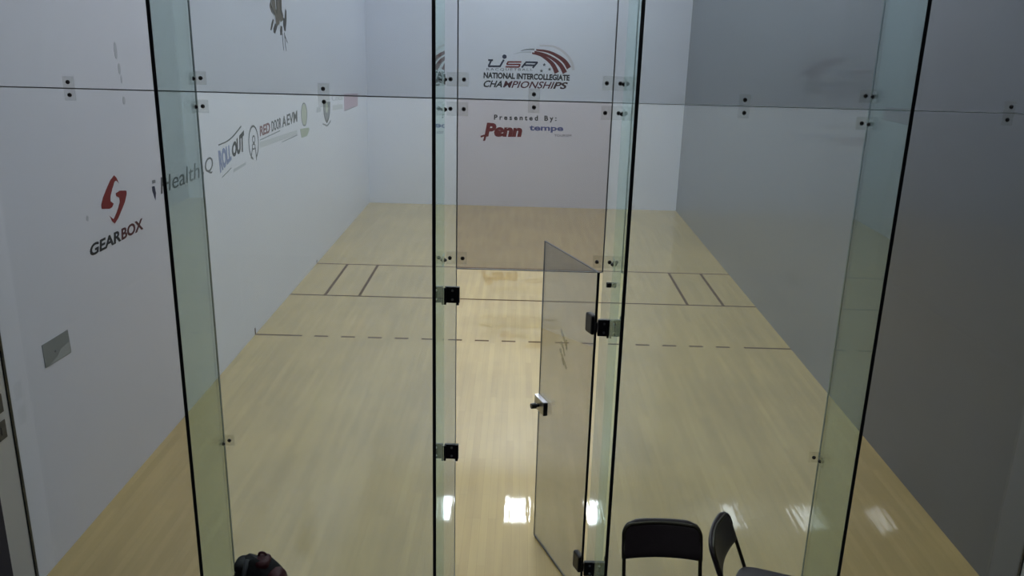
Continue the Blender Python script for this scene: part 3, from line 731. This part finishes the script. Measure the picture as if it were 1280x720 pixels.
blob('top_panel', (0.035, 0.0, 0.462), .045, .06, .030, 'nylon_red', bag)
blob('top_flap', (-0.075, 0.0, 0.440), .05, .065, .036, 'nylon', bag)
bm = bmesh.new(); tube(bm, smooth_path([(0.005, 0.02, .478), (0.012, 0.02, .503), (0.03, 0.02, .508), (0.045, 0.02, .498), (0.05, 0.02, .474)], 5), .007, 10); obj('grab_loop', bm, 'nylon_red', bag, smooth=True)
bm = bmesh.new()
tube(bm, smooth_path([(-.045, -.02, .479), (-.047, -.075, .452), (-.05, -.11, .39), (-.052, -.14, .30), (-.05, -.15, .15)], 5), .014, 10); obj('strap', bm, 'strap', bag, smooth=True)
bm = bmesh.new(); cyl(bm, (.135, -.105, .412), (.135, -.118, .408), .006, None, 12); obj('zip_pull', bm, 'gloss_dot', pk)

# ------------------------------------------------------------------ ceiling lights of the court
lg = 'panel lights in the court ceiling'
for j, y in enumerate(LROWS):
    for i, x in enumerate(LCOLS):
        f = empty('ceiling_light', (x, y, H)); tag(f, 'rectangular white panel light in the court ceiling', 'light', lg)
        hw_ = .235 if i == 1 else .15
        obj('housing', B(-hw_-.04, hw_+.04, -.48, .48, -.03, -.0005), 'lamp_white', f)
        obj('diffuser', B(-hw_, hw_, -.43, .43, -.036, -.0305), 'lamp', f)
# added fill lamp over the gallery, unseen, brightens the chairs and jamb
f = empty('ceiling_light', (3.0, -5.2, H)); tag(f, 'long dim fill light added at the gallery ceiling', 'light')
obj('housing', B(-1.25, 1.25, -.18, .18, -.04, -.0005), 'lamp_white', f)
obj('diffuser', B(-1.2, 1.2, -.14, .14, -.048, -.0405), 'lamp_fill', f)

# ------------------------------------------------------------------ world, camera, colour
w = bpy.data.worlds.new('world'); bpy.context.scene.world = w; w.use_nodes = True
bg = w.node_tree.nodes['Background']; bg.inputs[0].default_value = (0.55, 0.65, 0.8, 1); bg.inputs[1].default_value = 0.05
yaw, pitch, roll, F = -0.0036, 0.2974, 0.0262, 1069.5354
rt = Vector((math.cos(yaw), -math.sin(yaw), 0)); fw = Vector((math.sin(yaw)*math.cos(pitch), math.cos(yaw)*math.cos(pitch), -math.sin(pitch)))
up = rt.cross(fw); c_, s_ = math.cos(roll), math.sin(roll)
r2, u2 = rt*c_+up*s_, up*c_-rt*s_
cam = bpy.data.cameras.new('camera'); co = bpy.data.objects.new('camera', cam); C.objects.link(co)
co.matrix_world = Matrix(((r2.x, u2.x, -fw.x, 2.9417), (r2.y, u2.y, -fw.y, -4.5609), (r2.z, u2.z, -fw.z, 3.4345), (0, 0, 0, 1)))
cam.sensor_width = 36; cam.lens = 36*F/1280; cam.clip_start = 0.02; cam.clip_end = 100
sc_ = bpy.context.scene; sc_.camera = co
sc_.view_settings.view_transform = 'Standard'; sc_.view_settings.look = 'None'; sc_.view_settings.gamma = 1; sc_.view_settings.use_curve_mapping = False
sc_.view_settings.exposure = EXPO
sc_.cycles.max_bounces = 10; sc_.cycles.diffuse_bounces = 5; sc_.cycles.glossy_bounces = 4; sc_.cycles.transparent_max_bounces = 24
sc_.cycles.sample_clamp_indirect = 6.0
sc_.cycles.use_denoising = True
